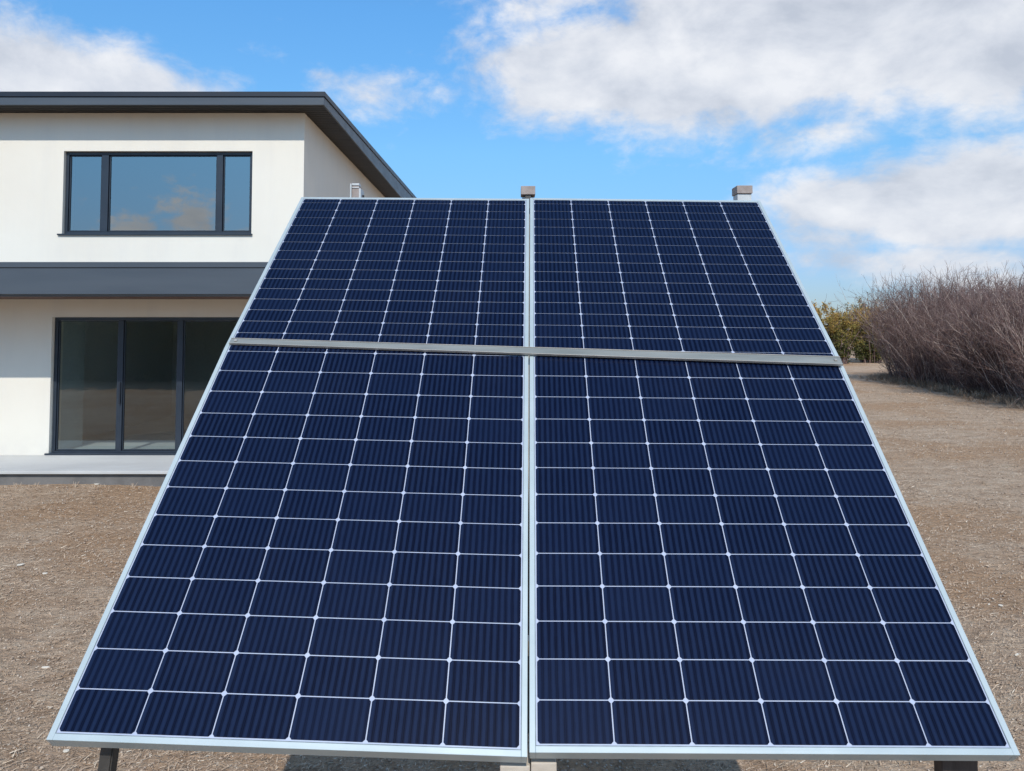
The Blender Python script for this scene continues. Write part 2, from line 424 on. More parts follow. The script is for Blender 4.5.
rng = np.random.default_rng(11)
HY = 11.8                     # distance of the house front
def sample_ground(nn, near=2.6, far=30, power=1.0):
    """positions in the part of the yard in front, denser close by"""
    out = []
    while len(out) < nn:
        m_ = nn * 2
        u = rng.random(m_)
        y = near * (far / near) ** (u ** power)
        x = (rng.random(m_) * 2 - 1) * (0.80 * y + 1.0)
        ok = ~((y > 10.42) & (x < -2.2))
        out += list(zip(x[ok], y[ok]))
    return np.array(out[:nn])
def build_straw():
    P = sample_ground(230000, 2.6, 34)
    n = len(P)
    d = np.hypot(P[:, 0], P[:, 1])
    # clumped: drop where a noise is low
    keep = np.array([noise.noise(Vector((x * 0.9, y * 0.9, 3.3))) + 0.5 * noise.noise(Vector((x * 3.1, y * 3.1, 7))) > rng.random() * 0.9 - 0.62 for x, y in P])
    P = P[keep]; d = d[keep]; n = len(P)
    L = (0.010 + 0.034 * rng.random(n) ** 2.5) * (1 + d * 0.04)
    W = (0.0016 + 0.0020 * rng.random(n)) * (1 + d * 0.11)
    a = rng.normal(0.15, 0.75, n)
    tilt = rng.normal(0.10, 0.22, n)
    dirv = np.stack([np.cos(a) * np.cos(tilt), np.sin(a) * np.cos(tilt), np.abs(np.sin(tilt))], 1)
    side = np.stack([-np.sin(a), np.cos(a), rng.normal(0, 0.35, n)], 1)
    z = np.array([ground_z(x, y) for x, y in P])
    c = np.stack([P[:, 0], P[:, 1], z + 0.003 + 0.006 * rng.random(n)], 1)
    bow = np.zeros((n, 3)); bow[:, 2] = L * 0.10
    v0 = c - side * W[:, None] / 2; v1 = c + side * W[:, None] / 2
    v2 = c + dirv * L[:, None] + side * W[:, None] * 0.2 ; v3 = c + dirv * L[:, None] - side * W[:, None] * 0.2
    V = np.stack([v0, v1, v2 + bow * 0.2, v3 + bow * 0.2], 1).reshape(-1, 3)
    F = np.arange(n * 4).reshape(n, 4)
    tint = np.clip(rng.beta(1.2, 1.6, n) + 0.12 * (rng.random(n) < 0.04) * 4, 0, 1)
    o = fast_mesh('dry_grass', V, F, M['straw'], tint)
    tag(o, 'dry straw stubble scattered over the bare ground', 'grass', kind='stuff')
build_straw()
def build_tufts():
    """upright dry grass along the foot of the thicket and of the terrace"""
    pts = []
    for _ in range(900):
        y = 20 + 14.5 * rng.random(); f_ = 15.0 + (y - 22) * 0.16
        pts.append((f_ + rng.normal(0.1, 0.42), y, 0.05 + 0.22 * rng.random() ** 2, 26))
    for _ in range(60): pts.append((-8.5 + 6.5 * rng.random(), 10.40 - 0.10 * rng.random(), 0.025 + 0.05 * rng.random() ** 2, 14))
    for _ in range(260):
        y = 2.8 * (30 / 2.8) ** rng.random(); x = (rng.random() * 2 - 1) * (0.8 * y + 1)
        if y > 10.2 and x < -2: continue
        pts.append((x, y, 0.012 + 0.03 * rng.random() ** 2, 16))
    V, F, T = [], [], []
    for x, y, h, k in pts:
        n0 = k; a = rng.random(n0) * 6.28; rr_ = rng.random(n0) * (0.03 + h * 0.5)
        z = ground_z(x, y)
        t0 = rng.random() * 0.5 + (0.2 if y < 19 else -0.1)
        for i in range(n0):
            bx, by = x + math.cos(a[i]) * rr_[i], y + math.sin(a[i]) * rr_[i]
            hh = h * (0.5 + 0.7 * rng.random()); le = rng.normal(0, 0.5, 2) * hh; w_ = 0.0016 + 0.0012 * (y / 6)
            b_ = len(V); c_ = math.cos(a[i] * 3) * w_; s_ = math.sin(a[i] * 3) * w_
            V += [(bx - c_, by - s_, z - .01), (bx + c_, by + s_, z - .01), (bx + c_ * .3 + le[0], by + s_ * .3 + le[1], z + hh), (bx - c_ * .3 + le[0], by - s_ * .3 + le[1], z + hh)]
            F.append((b_, b_ + 1, b_ + 2, b_ + 3)); T.append(min(1, max(0, t0 + rng.normal(0, 0.18))))
    o = fast_mesh('dry_tufts', np.array(V), np.array(F), M['straw'], np.array(T))
    tag(o, 'short dry grass tufts along the foot of the thicket and terrace', 'grass', kind='stuff')
build_tufts()
def build_clods():
    P = sample_ground(150000, 2.6, 30)
    n = len(P); d = np.hypot(P[:, 0], P[:, 1])
    r = (0.002 + 0.0075 * rng.random(n) ** 3) * (1 + d * 0.05)
    z = np.array([ground_z(x, y) for x, y in P])
    base = np.array([(1, 0, 0), (0, 1, 0), (-1, 0, 0), (0, -1, 0), (0, 0, 0.8), (0, 0, -0.8)], float)
    V = base[None] * r[:, None, None] * (0.6 + 0.8 * rng.random((n, 6, 1)))
    ang = rng.random(n) * 6.28; ca, sa = np.cos(ang), np.sin(ang)
    X = V[..., 0] * ca[:, None] - V[..., 1] * sa[:, None]; Y = V[..., 0] * sa[:, None] + V[..., 1] * ca[:, None]
    V = np.stack([X + P[:, 0:1], Y + P[:, 1:2], V[..., 2] + z[:, None] + r[:, None] * 0.2], -1).reshape(-1, 3)
    tri = np.array([(0, 1, 4), (1, 2, 4), (2, 3, 4), (3, 0, 4), (1, 0, 5), (2, 1, 5), (3, 2, 5), (0, 3, 5)])
    F = (tri[None] + (np.arange(n) * 6)[:, None, None]).reshape(-1, 3)
    tint = np.repeat(rng.random(n), 8)
    o = fast_mesh('soil_clods', V, F, M['clod'], tint)
    tag(o, 'small soil crumbs and stones strewn on the dry ground', 'soil', kind='stuff')
build_clods()

# pale wood chips seen one by one on the soil
CHIPS = [
    (1017, 656, 0.045, 0.014, 0.6, 'pale splinter lying on the soil at the right edge beside the lower right panel'),
    (1001, 607, 0.040, 0.016, -0.7, 'pale curled chip on the soil right of the panel, beside a smaller chip'),
    (989, 605, 0.022, 0.010, 0.1, 'tiny pale chip left of the curled chip on the right hand soil'),
    (20, 566, 0.070, 0.030, 0.5, 'larger whitish flake on the ground at left below the terrace'),
    (45, 574, 0.045, 0.025, 0.2, 'whitish flake just right of the larger flake on the left ground'),
    (46, 669, 0.055, 0.014, 0.2, 'thin pale sliver on the soil near the lower left panel edge'),
    (97, 485, 0.080, 0.040, 0.1, 'white scrap lying against the foot of the terrace'),
    (66, 752, 0.030, 0.020, 0.1, 'reddish pale stone beside the front left leg'),
]
for px, py, L, Wd, ang, lab in CHIPS:
    q = at(px, py, 10.0); d = q - Vector((0, 0, EYE)); q = Vector((0, 0, EYE)) + d * (EYE / -d.z)
    mb = MB(); ring0 = []; ring1 = []
    rr = random.Random(int(px * 7 + py))
    for k in range(7):
        t = k / 7 * 2 * math.pi
        x = math.cos(t) * L / 2 * rr.uniform(0.75, 1.1); y = math.sin(t) * Wd / 2 * rr.uniform(0.7, 1.2)
        X = x * math.cos(ang) - y * math.sin(ang); Y = x * math.sin(ang) + y * math.cos(ang)
        zc = 0.35 * x * x / L
        ring0.append((q.x + X, q.y + Y, zc)); ring1.append((q.x + X * 0.9, q.y + Y * 0.9, zc + 0.008))
    zg = ground_z(q.x, q.y) + 0.004
    mb.v = [(x, y, z + zg) for x, y, z in ring0 + ring1]
    mb.f = [tuple(range(7))[::-1], tuple(range(7, 14))] + [(k, (k + 1) % 7, 7 + (k + 1) % 7, 7 + k) for k in range(7)]
    tag(mb.build('wood_chip', M['chip'], origin=(q.x, q.y, zg)), lab, 'wood chip', 'pale chips on the soil')

# ------------------------------------------------------------------ house
def wall_holes(mb, xs, zs, holes, y0, y1):
    """wall in the x-z plane, front at y0, back at y1, with rectangular openings"""
    X = sorted(set([xs[0], xs[1]] + [h[0] for h in holes] + [h[1] for h in holes]))
    Z = sorted(set([zs[0], zs[1]] + [h[2] for h in holes] + [h[3] for h in holes]))
    def inside(x, z): return any(h[0] < x < h[1] and h[2] < z < h[3] for h in holes)
    for a, b_ in zip(X, X[1:]):
        for c_, d_ in zip(Z, Z[1:]):
            if inside((a + b_) / 2, (c_ + d_) / 2): continue
            mb.quad((a, y0, c_), (b_, y0, c_), (b_, y0, d_), (a, y0, d_))
            mb.quad((a, y1, c_), (a, y1, d_), (b_, y1, d_), (b_, y1, c_))
    for (a, b_, c_, d_) in holes:
        mb.quad((a, y0, c_), (a, y1, c_), (b_, y1, c_), (b_, y0, c_))
        mb.quad((a, y0, d_), (b_, y0, d_), (b_, y1, d_), (a, y1, d_))
        mb.quad((a, y0, c_), (a, y0, d_), (a, y1, d_), (a, y1, c_))
        mb.quad((b_, y0, c_), (b_, y1, c_), (b_, y1, d_), (b_, y0, d_))
    mb.quad((xs[0], y0, zs[0]), (xs[0], y1, zs[0]), (xs[0], y1, zs[1]), (xs[0], y0, zs[1]))
    mb.quad((xs[0], y0, zs[1]), (xs[1], y0, zs[1]), (xs[1], y1, zs[1]), (xs[0], y1, zs[1]))

WX1 = at(303.5, 200, HY).x          # right corner
WX0 = -17.0
DEPTH = 15.0
SOFF = at(302, 113, HY).z
TERR = at(60, 455, HY).z
house = empty('house', (WX1 - 5, HY, 0))
tag(house, 'modern two storey house with off white walls, dark flat roof edge and slate canopy', 'house')
u0, u1 = at(63, 190, HY).x, at(252, 190, HY).x
uz0, uz1 = at(150, 234, HY).z, at(150, 151, HY).z
d0x, d1x = at(50, 400, HY).x, at(241, 400, HY).x
dz0, dz1 = TERR, at(60, 317, HY).z
mb = MB()
wall_holes(mb, (WX0, WX1), (0.0, SOFF), [(u0, u1, uz0, uz1), (d0x, d1x, dz0, dz1)], HY, HY + 0.30)
# remaining outside walls
mb.quad((WX1, HY, 0), (WX1, HY + DEPTH, 0), (WX1, HY + DEPTH, SOFF), (WX1, HY, SOFF))
mb.quad((WX0, HY + DEPTH, 0), (WX0, HY, 0), (WX0, HY, SOFF), (WX0, HY + DEPTH, SOFF))
mb.quad((WX1, HY + DEPTH, 0), (WX0, HY + DEPTH, 0), (WX0, HY + DEPTH, SOFF), (WX1, HY + DEPTH, SOFF))
walls = mb.build('wall', M['render'], house)

# roof: soffit boards, fascia, flashing, roof deck
OF = 0.47; OS = at(324, 100, HY - OF).x - WX1
FX = WX1 + OS; FY = HY - OF
fz0 = SOFF; fz1 = at(200, 97, FY).z; fz2 = at(200, 91.8, FY).z
rise = 0.030                         # the roof climbs gently to the back
YB = HY + DEPTH + 0.4
def rz(z, y): return z + (y - FY) * rise
mb = MB()
mb.hexa([(WX0 - .4, FY + .03, fz0 + .05), (FX - .03, FY + .03, fz0 + .05), (FX - .03, YB, fz0 + .05), (WX0 - .4, YB, fz0 + .05),
         (WX0 - .4, FY + .03, rz(fz2, FY) - .03), (FX - .03, FY + .03, rz(fz2, FY) - .03), (FX - .03, YB, rz(fz2, YB) - .03), (WX0 - .4, YB, rz(fz2, YB) - .03)])
roof = mb.build('roof', M['roofing'], house)
mb = MB()
y = FY + 0.05
while y < YB - 0.1:
    if y + .09 < HY - 0.01:
        mb.box(WX0 - .35, FX - 0.045, y, y + 0.09, fz0 + 0.004, fz0 + 0.03)
    else:
        mb.box(WX1 + 0.004, FX - 0.045, y, y + 0.09, fz0 + 0.004, fz0 + 0.03)
    y += 0.105
mb.box(WX0 - .35, FX - 0.045, FY + 0.05, YB - .1, fz0 + 0.035, fz0 + 0.048)
mb.build('soffit', M['soffit'], roof)
mb = MB()    # fascia front and side
mb.box(WX0 - .4, FX - 0.0, FY, FY + 0.028, fz0 - 0.012, fz1)
mb.hexa([(FX - .028, FY + .03, fz0 - .012), (FX, FY + .03, fz0 - .012), (FX, YB, fz0 - .012), (FX - .028, YB, fz0 - .012),
         (FX - .028, FY + .03, fz1), (FX, FY + .03, fz1), (FX, YB, rz(fz1, YB) - 0.05), (FX - .028, YB, rz(fz1, YB) - 0.05)])
mb.build('fascia', M['slate'], roof, 0.004)
mb = MB()
mb.box(WX0 - .4, FX + 0.018, FY - 0.018, FY + 0.05, fz1 + 0.003, fz2)
mb.hexa([(FX - .05, FY + .052, fz1 + .003), (FX + .018, FY + .052, fz1 + .003), (FX + .018, YB, rz(fz1, YB) - .047), (FX - .05, YB, rz(fz1, YB) - .047),
         (FX - .05, FY + .052, fz2), (FX + .018, FY + .052, fz2), (FX + .018, YB, rz(fz2, YB)), (FX - .05, YB, rz(fz2, YB))])
mb.build('flashing', M['flashing'], roof, 0.004)

# canopy over the terrace
CY = HY - 1.33
CXR = WX1 + 0.35
cz2, cz1, cz0 = at(100, 262, CY).z, at(100, 268, CY).z, at(100, 296.5, CY).z
canopy = None
mb = MB(); mb.box(WX0 - .2, CXR - 0.02, CY + 0.03, HY - 0.002, cz0 + 0.10, cz2 - 0.025)
canopy = mb.build('canopy', M['roofing'], house)
mb = MB(); mb.box(WX0 - .2, CXR, CY, CY + 0.027, cz0 + 0.032, cz1)
mb.box(CXR - .027, CXR, CY + 0.029, HY - 0.003, cz0 + 0.032, cz1)
mb.build('fascia', M['slate'], canopy, 0.004)
mb = MB(); mb.box(WX0 - .2, CXR + .015, CY - 0.014, CY + 0.06, cz1 + 0.006, cz2)
mb.box(CXR - .05, CXR + .015, CY + 0.062, HY - 0.003, cz1 + 0.006, cz2)
mb.build('flashing', M['slate'], canopy, 0.006)
mb = MB(); mb.box(WX0 - .2, CXR - 0.006, CY + 0.010, CY + 0.05, cz0, cz0 + 0.029)
mb.box(WX0 - .2, CXR - 0.006, CY + 0.004, CY + 0.012, cz1 - 0.002, cz1 + 0.005)
mb.build('shadow_gap', M['black_gap'], canopy)  # solid black strips paint in the shade of the canopy recesses
mb = MB()
yy = CY + 0.06
while yy < HY - 0.1:
    mb.box(WX0 - .2, CXR - 0.03, yy, yy + 0.11, cz0 + 0.012, cz0 + 0.03); yy += 0.118
mb.build('soffit', M['brown_soffit'], canopy)

# terrace step
TY = HY - 1.33
tt = TERR
mb = MB(); mb.box(WX0 - .2, WX1 + 0.4, TY, HY - 0.003, tt - 0.045, tt)
terr = mb.build('terrace', M['concrete'], house, 0.006)
mb = MB(); mb.box(WX0 - .15, WX1 + 0.36, TY + 0.06, HY - 0.02, -0.12, tt - 0.047)
mb.build('plinth', M['plinth'], terr)

def window(name, x0, x1, z0, z1, mullions, parent, y, outer, glassmat, fw=0.055, sash=0.035, deep=0.05):
    """frame set back in its opening: outer frame, mullions, one sash ring and pane per bay"""
    fr = MB()
    fr.box(x0, x1, y, y + 0.08, z1 - fw, z1); fr.box(x0, x1, y, y + 0.08, z0, z0 + fw)
    fr.box(x0, x0 + fw, y, y + 0.08, z0 + fw, z1 - fw); fr.box(x1 - fw, x1, y, y + 0.08, z0 + fw, z1 - fw)
    for a, b_ in mullions: fr.box(a, b_, y, y + 0.08, z0 + fw, z1 - fw)
    win = fr.build(name, M['window_frame'], parent, 0.004)
    edges = [x0 + fw] + [e for mm in mullions for e in mm] + [x1 - fw]
    for i in range(0, len(edges), 2):
        a, b_ = edges[i], edges[i + 1]
        s = MB(); g = 0.006; yy = y + 0.022; zz0, zz1 = z0 + fw + g, z1 - fw - g; a += g; b_ -= g
        s.box(a, b_, yy, yy + 0.04, zz1 - sash, zz1); s.box(a, b_, yy, yy + 0.04, zz0, zz0 + sash)
        s.box(a, a + sash, yy, yy + 0.04, zz0 + sash, zz1 - sash); s.box(b_ - sash, b_, yy, yy + 0.04, zz0 + sash, zz1 - sash)
        s.build('sash', M['window_frame'], win, 0.003)
        pm = MB(); pm.quad((a + sash - .004, yy + 0.018, zz0 + sash - .004), (b_ - sash + .004, yy + 0.018, zz0 + sash - .004), (b_ - sash + .004, yy + 0.018, zz1 - sash + .004), (a + sash - .004, yy + 0.018, zz1 - sash + .004))
        pm.build('pane', glassmat, win)
    return win
mu = [(at(99, 190, HY).x, at(106, 190, HY).x), (at(215, 190, HY).x, at(221, 190, HY).x)]
win = window('window', u0 + .004, u1 - .004, uz0 + .004, uz1 - .004, mu, house, HY + 0.06, 0, M['glass_upper'], 0.045, 0.014)
mb = MB(); mb.box(u0 - 0.06, u1 + 0.02, HY - 0.035, HY + 0.058, uz0 - 0.022, uz0 + 0.002)
mb.build('sill', M['window_frame'], win, 0.003)
mu = [(at(114.3, 400, HY).x, at(119.7, 400, HY).x), (at(174.3, 400, HY).x, at(179.7, 400, HY).x)]
door = window('sliding_door', d0x + .004, d1x - .004, dz0 + .005, dz1 - .004, mu, house, HY + 0.07, 0, M['glass_lower'], 0.050, 0.012)
mb = MB(); mb.box(d0x - 0.05, d1x + 0.02, HY - 0.03, HY + 0.068, dz0 + .003, dz0 + 0.028)
mb.build('threshold', M['window_frame'], door, 0.003)
mb = MB()    # long vertical pulls on the middle leaves
hx = at(118, 400, HY).x
mb.box(hx - .012, hx + .012, HY + 0.035, HY + 0.055, 1.0, 1.35)
mb.box(hx - .008, hx + .008, HY + 0.05, HY + 0.07, 1.03, 1.05); mb.box(hx - .008, hx + .008, HY + 0.05, HY + 0.07, 1.30, 1.32)
mb.build('handle', M['flashing'], door, 0.003)

# rooms behind the glass
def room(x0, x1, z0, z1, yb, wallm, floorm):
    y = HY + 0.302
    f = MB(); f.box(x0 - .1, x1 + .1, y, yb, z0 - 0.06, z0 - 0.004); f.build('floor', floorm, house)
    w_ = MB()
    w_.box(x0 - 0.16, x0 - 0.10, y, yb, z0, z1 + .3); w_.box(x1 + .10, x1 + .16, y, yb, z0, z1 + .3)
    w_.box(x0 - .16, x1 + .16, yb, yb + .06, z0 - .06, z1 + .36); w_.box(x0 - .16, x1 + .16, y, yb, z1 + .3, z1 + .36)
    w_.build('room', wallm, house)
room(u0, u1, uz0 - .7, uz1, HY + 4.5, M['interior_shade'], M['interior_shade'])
# ground floor: light plaster box with a dark screen half a metre in
y = HY + 0.302
for xa, xb in ((d0x - .06, d0x - .002), (d1x + .002, d1x + .06)):
    mb = MB(); mb.box(xa, xb, y, y + 0.62, dz0, dz1 + .1); mb.build('inner_reveal', M['interior_white'], house)
mb = MB(); mb.box(d0x - .06, d1x + .06, y, y + 0.60, dz0 - .06, dz0 + 0.004); mb.build('inner_floor', M['interior_white'], house)
mb = MB(); mb.box(d0x - .5, d1x + .5, y + 0.60, y + 5, dz0 - .06, dz0 + 0.0)
mb.box(d0x - .56, d0x - .5, y + 0.63, y + 5, dz0, dz1 + .1); mb.box(d1x + .5, d1x + .56, y + 0.63, y + 5, dz0, dz1 + .1)
mb.box(d0x - .56, d1x + .56, y + 5, y + 5.06, dz0, dz1 + .1); mb.box(d0x - .56, d1x + .56, y, y + 5, dz1 + .1, dz1 + .16)
mb.box(d0x - .5, d0x - .062, y + .625, y + .64, dz0, dz1 + .1); mb.box(d1x + .062, d1x + .5, y + .625, y + .64, dz0, dz1 + .1)
mb.build('dark_room', M['interior_dark'], house)

# ------------------------------------------------------------------ solar panels
C = [[[-1.1026, 1.7929, 1.2125], [0.0370, 1.7869, 1.1759], [0.0400, 1.7855, 1.1871], [1.1763, 1.7543, 1.1985]],
     [[-1.0668, 2.7507, 2.1177], [0.0618, 2.7364, 2.0992], [0.0645, 2.7376, 2.1002], [1.2017, 2.7254, 2.0854]],
     [[-1.0447, 3.6427, 2.8385], [0.0858, 3.6232, 2.8270], [0.0885, 3.6240, 2.8310], [1.2193, 3.6107, 2.8154]]]
C = [[Vector(p) for p in row] for row in C]
def face_normal(bl, br, tl):
    q = (br - bl).cross(tl - bl).normalized()
    return -q if q.y > 0 else q
NORMALS = []
def panel(jl, jr, label, seed):
    """one tall module; jl, jr pick its two columns of measured corner points. It flexes a little where the cross rail holds it"""
    rr = random.Random(seed)
    L = [C[k][jl] for k in range(3)]; Q = [C[k][jr] for k in range(3)]
    Wd = (Q[0] - L[0]).length
    H1, H2 = (L[1] - L[0]).length, (L[2] - L[1]).length
    Hd = H1 + H2
    na, nb = face_normal(L[0], Q[0], L[1]), face_normal(L[1], Q[1], L[2])
    NORMALS.append((na + nb).normalized())
    BR = [H1 - 0.12, H1 - 0.06, H1, H1 + 0.06, H1 + 0.12]
    def P(u, v, w_=0.0):          # metres from the lower left corner, w_ along the normal
        a = u / Wd
        k, c_ = (0, v / H1) if v <= H1 else (1, (v - H1) / H2)
        t = min(1.0, max(0.0, (v - H1 + 0.12) / 0.24))
        nn = (na * (1 - t) + nb * t).normalized()
        return (L[k] * (1 - a) + Q[k] * a) * (1 - c_) + (L[k + 1] * (1 - a) + Q[k + 1] * a) * c_ + nn * w_
    def strip(mb, ua, ub, va, vb, w0, w1):
        """closed bar that follows the flex"""
        vs = [va] + [x for x in BR if va + 1e-4 < x < vb - 1e-4] + [vb]
        b_ = len(mb.v)
        for v in vs: mb.v += [tuple(P(*q)) for q in ((ua, v, w0), (ub, v, w0), (ub, v, w1), (ua, v, w1))]
        mb.f.append((b_, b_ + 1, b_ + 2, b_ + 3))
        for i in range(len(vs) - 1):
            o_ = b_ + 4 * i
            for k in range(4): mb.f.append((o_ + k, o_ + 4 + k, o_ + 4 + (k + 1) % 4, o_ + (k + 1) % 4))
        o_ = b_ + 4 * (len(vs) - 1); mb.f.append((o_ + 3, o_ + 2, o_ + 1, o_))
    root = empty('solar_panel', (L[0] + Q[0]) / 2)
    tag(root, label, 'solar panel', 'solar panels of the tilted array')
    FD, LIP, e, g = 0.042, 0.0145, 0.0016, 0.0008
    u0_, u1_, v0_, v1_ = g, Wd - g, 0.0, Hd
    f = MB()
    strip(f, u0_, u0_ + LIP, v0_, v1_, -FD, 0); strip(f, u1_ - LIP, u1_, v0_, v1_, -FD, 0)
    strip(f, u0_ + LIP, u1_ - LIP, v0_, v0_ + LIP, -FD, 0); strip(f, u0_ + LIP, u1_ - LIP, v1_ - LIP, v1_, -FD, 0)
    f.build('frame', M['frame_alu'], root, 0.0012)
    a0, a1, b0, b1 = u0_ + LIP, u1_ - LIP, v0_ + LIP, v1_ - LIP
    s = MB()
    for (ua, ub, va, vb) in ((a0, a1, b0, b0 + e), (a0, a1, b1 - e, b1), (a0, a0 + e, b0 + e, b1 - e), (a1 - e, a1, b0 + e, b1 - e)):
        strip(s, ua, ub, va, vb, -0.006, -0.0012)
    s.build('lip_shadow', M['lip_shadow'], root)  # dark strips stand in for the shadowed gap inside the frame lip
    k = MB()
    NU, NV = 8, 40
    vv = sorted(set([b0 + e + (b1 - b0 - 2 * e) * i / NV for i in range(NV + 1)] + BR))
    for a_ in range(NU):
        for va, vb in zip(vv, vv[1:]):
            ua, ub = (a0 + e) + (a1 - a0 - 2 * e) * a_ / NU, (a0 + e) + (a1 - a0 - 2 * e) * (a_ + 1) / NU
            for z_ in (-0.0020, -0.0065): k.quad(P(ua, va, z_), P(ub, va, z_), P(ub, vb, z_), P(ua, vb, z_))
    k.build('backsheet', M['backsheet'], root)
    # the cells, one tile with clipped corners each, in one mesh
    mar = 0.0035; c0, c1, r0, r1 = a0 + mar, a1 - mar, b0 + mar, b1 - mar
    cw = (c1 - c0) / 6; gx, gy, ch = 0.0030, 0.0026, 0.0058
    pl = (H1 - r0) / 13.20
    pu = (r1 - H1) / 15.70
    bounds = [r0 + pl * i for i in range(14)] + [H1 + pu * (0.2 + i) for i in range(16)] + [r1]
    cm = MB()
    for i in range(6):
        for j, (ba, bb) in enumerate(zip(bounds, bounds[1:])):
            ua, ub = c0 + i * cw + gx / 2, c0 + (i + 1) * cw - gx / 2
            gq = gy if ba < H1 - 0.02 else 0.0021
            va, vb = ba + gq / 2, bb - gq / 2
            pts = [(ua + ch, va), (ub - ch, va), (ub, va + ch), (ub, vb - ch), (ub - ch, vb), (ua + ch, vb), (ua, vb - ch), (ua, va + ch)]
            b_ = len(cm.v)
            cm.v += [tuple(P(a, c_, -0.0010)) for a, c_ in pts]
            cm.f.append(tuple(range(b_, b_ + 8)))
            cm.uv += [((a - ua) / (ub - ua) + i, (c_ - va) / (vb - va) + j * 1.7) for a, c_ in pts]
            cm.tint.append(rr.random() ** 2)
    cells = cm.build('cells', M['cells'], root)
    if cells.data.polygons[0].normal.dot(na) < 0: cells.data.flip_normals()
    um, vm = Wd / 2, Hd * 0.5
    for q in (-0.3, 0, 0.3):
        jb = MB(); strip(jb, um + q - .04, um + q + .04, vm - .13, vm - .07, -.026, -.0067)
        jb.build('junction_box', M['black_plastic'], root, 0.002)
panel(0, 1, 'left solar panel of navy cells, in front of the house, over the thin leg', 1)
panel(2, 3, 'right solar panel of navy cells, seen against sky and bare field, over the wide leg', 2)

# ------------------------------------------------------------------ mounting rack
rack = empty('mounting_rack', (0.06, 2.7, 0))
tag(rack, 'metal and timber rack with legs, posts and grey cross rail carrying the solar panels', 'rack')
nm = (NORMALS[0] + NORMALS[1]).normalized()
ridge = (C[1][1] + C[1][2]) / 2 + nm * 0.006
def on_array(px, py):
    q = at(px, py, 1.0); o_ = Vector((0, 0, EYE)); d = q - o_
    return o_ + d * ((ridge - o_).dot(nm) / d.dot(nm))
A = on_array(230.5, 342.0); B = on_array(841.0, 361.9)
dAB = (B - A).normalized()
up2 = nm.cross(dAB).normalized()
if up2.z < 0: up2 = -up2
def raised(mb, a, b, v0, v1, w0, w1, grow=1.0):
    g2 = grow
    mb.hexa([a + up2 * v0 + nm * w0, b + up2 * v0 * g2 + nm * w0, b + up2 * v1 * g2 + nm * w0, a + up2 * v1 + nm * w0,
             a + up2 * v0 + nm * w1, b + up2 * v0 * g2 + nm * w1, b + up2 * v1 * g2 + nm * w1, a + up2 * v1 + nm * w1])
mb = MB(); raised(mb, A, B, -0.0125, 0.0125, -0.001, 0.007, 1.42)
rail = mb.build('cross_rail', M['rail_alu'], rack, 0.001)
mb = MB(); raised(mb, A, B, -0.0145, -0.0127, -0.001, 0.009, 1.42); raised(mb, A, B, 0.0127, 0.0145, -0.001, 0.009, 1.42)
mb.build('rail_lip', M['galv'], rail, 0.0006)
for P_ in (A + dAB * 0.022, B - dAB * 0.022):
    mb = MB(); mb.bar(P_ + nm * 0.0072, P_ + nm * 0.012, 0.010, 0.010); mb.build('bolt', M['galv'], rail, 0.001)

def under(x, t):
    """point below the array on the slope line; t 0 at the bottom edge, 1 at the rail, 2 at the top edge"""
    i = 0 if t < 1 else 1; f_ = t - i
    s_ = (x + 1.1) / 2.3
    lo = C[i][0].lerp(C[i][3], s_); hi = C[i + 1][0].lerp(C[i + 1][3], s_)
    p_ = lo.lerp(hi, f_)
    return Vector((x, p_.y, p_.z))
OFFN = Vector((0, 0.68, -0.73))
for x in (-1.00, 0.075, 1.13):
    mb = MB()
    for ta, tb in ((0.04, 1.0), (1.0, 1.94)):
        mb.bar(under(x, ta) + OFFN * 0.072, under(x, tb) + OFFN * 0.072, 0.045, 0.045)
    mb.build('slope_beam', M['galv'], rack)
for t in (0.22, 0.8, 1.25, 1.8):
    mb = MB(); a = under(-1.03, t) + OFFN * 0.118; b_ = under(1.17, t) + OFFN * 0.118
    mb.bar(a, b_, 0.04, 0.04, Vector((0, 0, 1)))
    mb.build('purlin', M['galv'], rack)
# back posts, their heads show above the top edge
for px, wd, hy, kind in ((356.5, 0.036, 184, 0), (528, 0.072, 187, 1), (743, 0.078, 186.5, 2)):
    py_ = 3.715
    q0 = at(px, hy, py_); x = q0.x; top = q0.z
    mb = MB(); mb.bar((x, py_ + 0.028, top - 0.05), (x, py_ + 0.46, -0.3), 0.06, 0.045)
    mb.build('post', M['dark_wood'], rack, 0.002)
    hd = MB()
    if kind == 0:
        hd.box(x - wd / 2, x + wd / 2, py_ - 0.02, py_ + 0.05, top - 0.12, top - 0.012)
        head = hd.build('post_head', M['galv_brown'], rack, 0.002)
        s = MB(); s.box(x - wd / 2 - 0.008, x - wd / 2 - 0.0005, py_ - 0.03, py_ + 0.05, top - 0.12, top - 0.004)
        s.box(x + wd / 2 + 0.0005, x + wd / 2 + 0.010, py_ - 0.03, py_ + 0.05, top - 0.12, top - 0.028)
        s.box(x - wd / 2, x + wd / 2, py_ - 0.024, py_ + 0.02, top - 0.0115, top - 0.001); s.box(x - wd / 2, x + wd / 2, py_ - 0.024, py_ - 0.0205, top - 0.025, top - 0.020)
        s.build('clamp', M['pale_alu'], head, 0.001)
    else:
        z1 = top - (0.043 if kind == 1 else 0.040)
        hd.box(x - wd / 2, x + wd / 2, py_ - 0.03, py_ + 0.06, z1, top)
        head = hd.build('post_head', M['galv_brown'], rack, 0.002)
        s = MB(); cw_ = wd / 2 - (0.022 if kind == 1 else 0.004)
        s.box(x - cw_, x + cw_, py_ - 0.022, py_ + 0.05, z1 - 0.07, z1 - 0.002)
        s.build('clamp', M['dark_steel'] if kind == 1 else M['pale_alu'], head, 0.001)
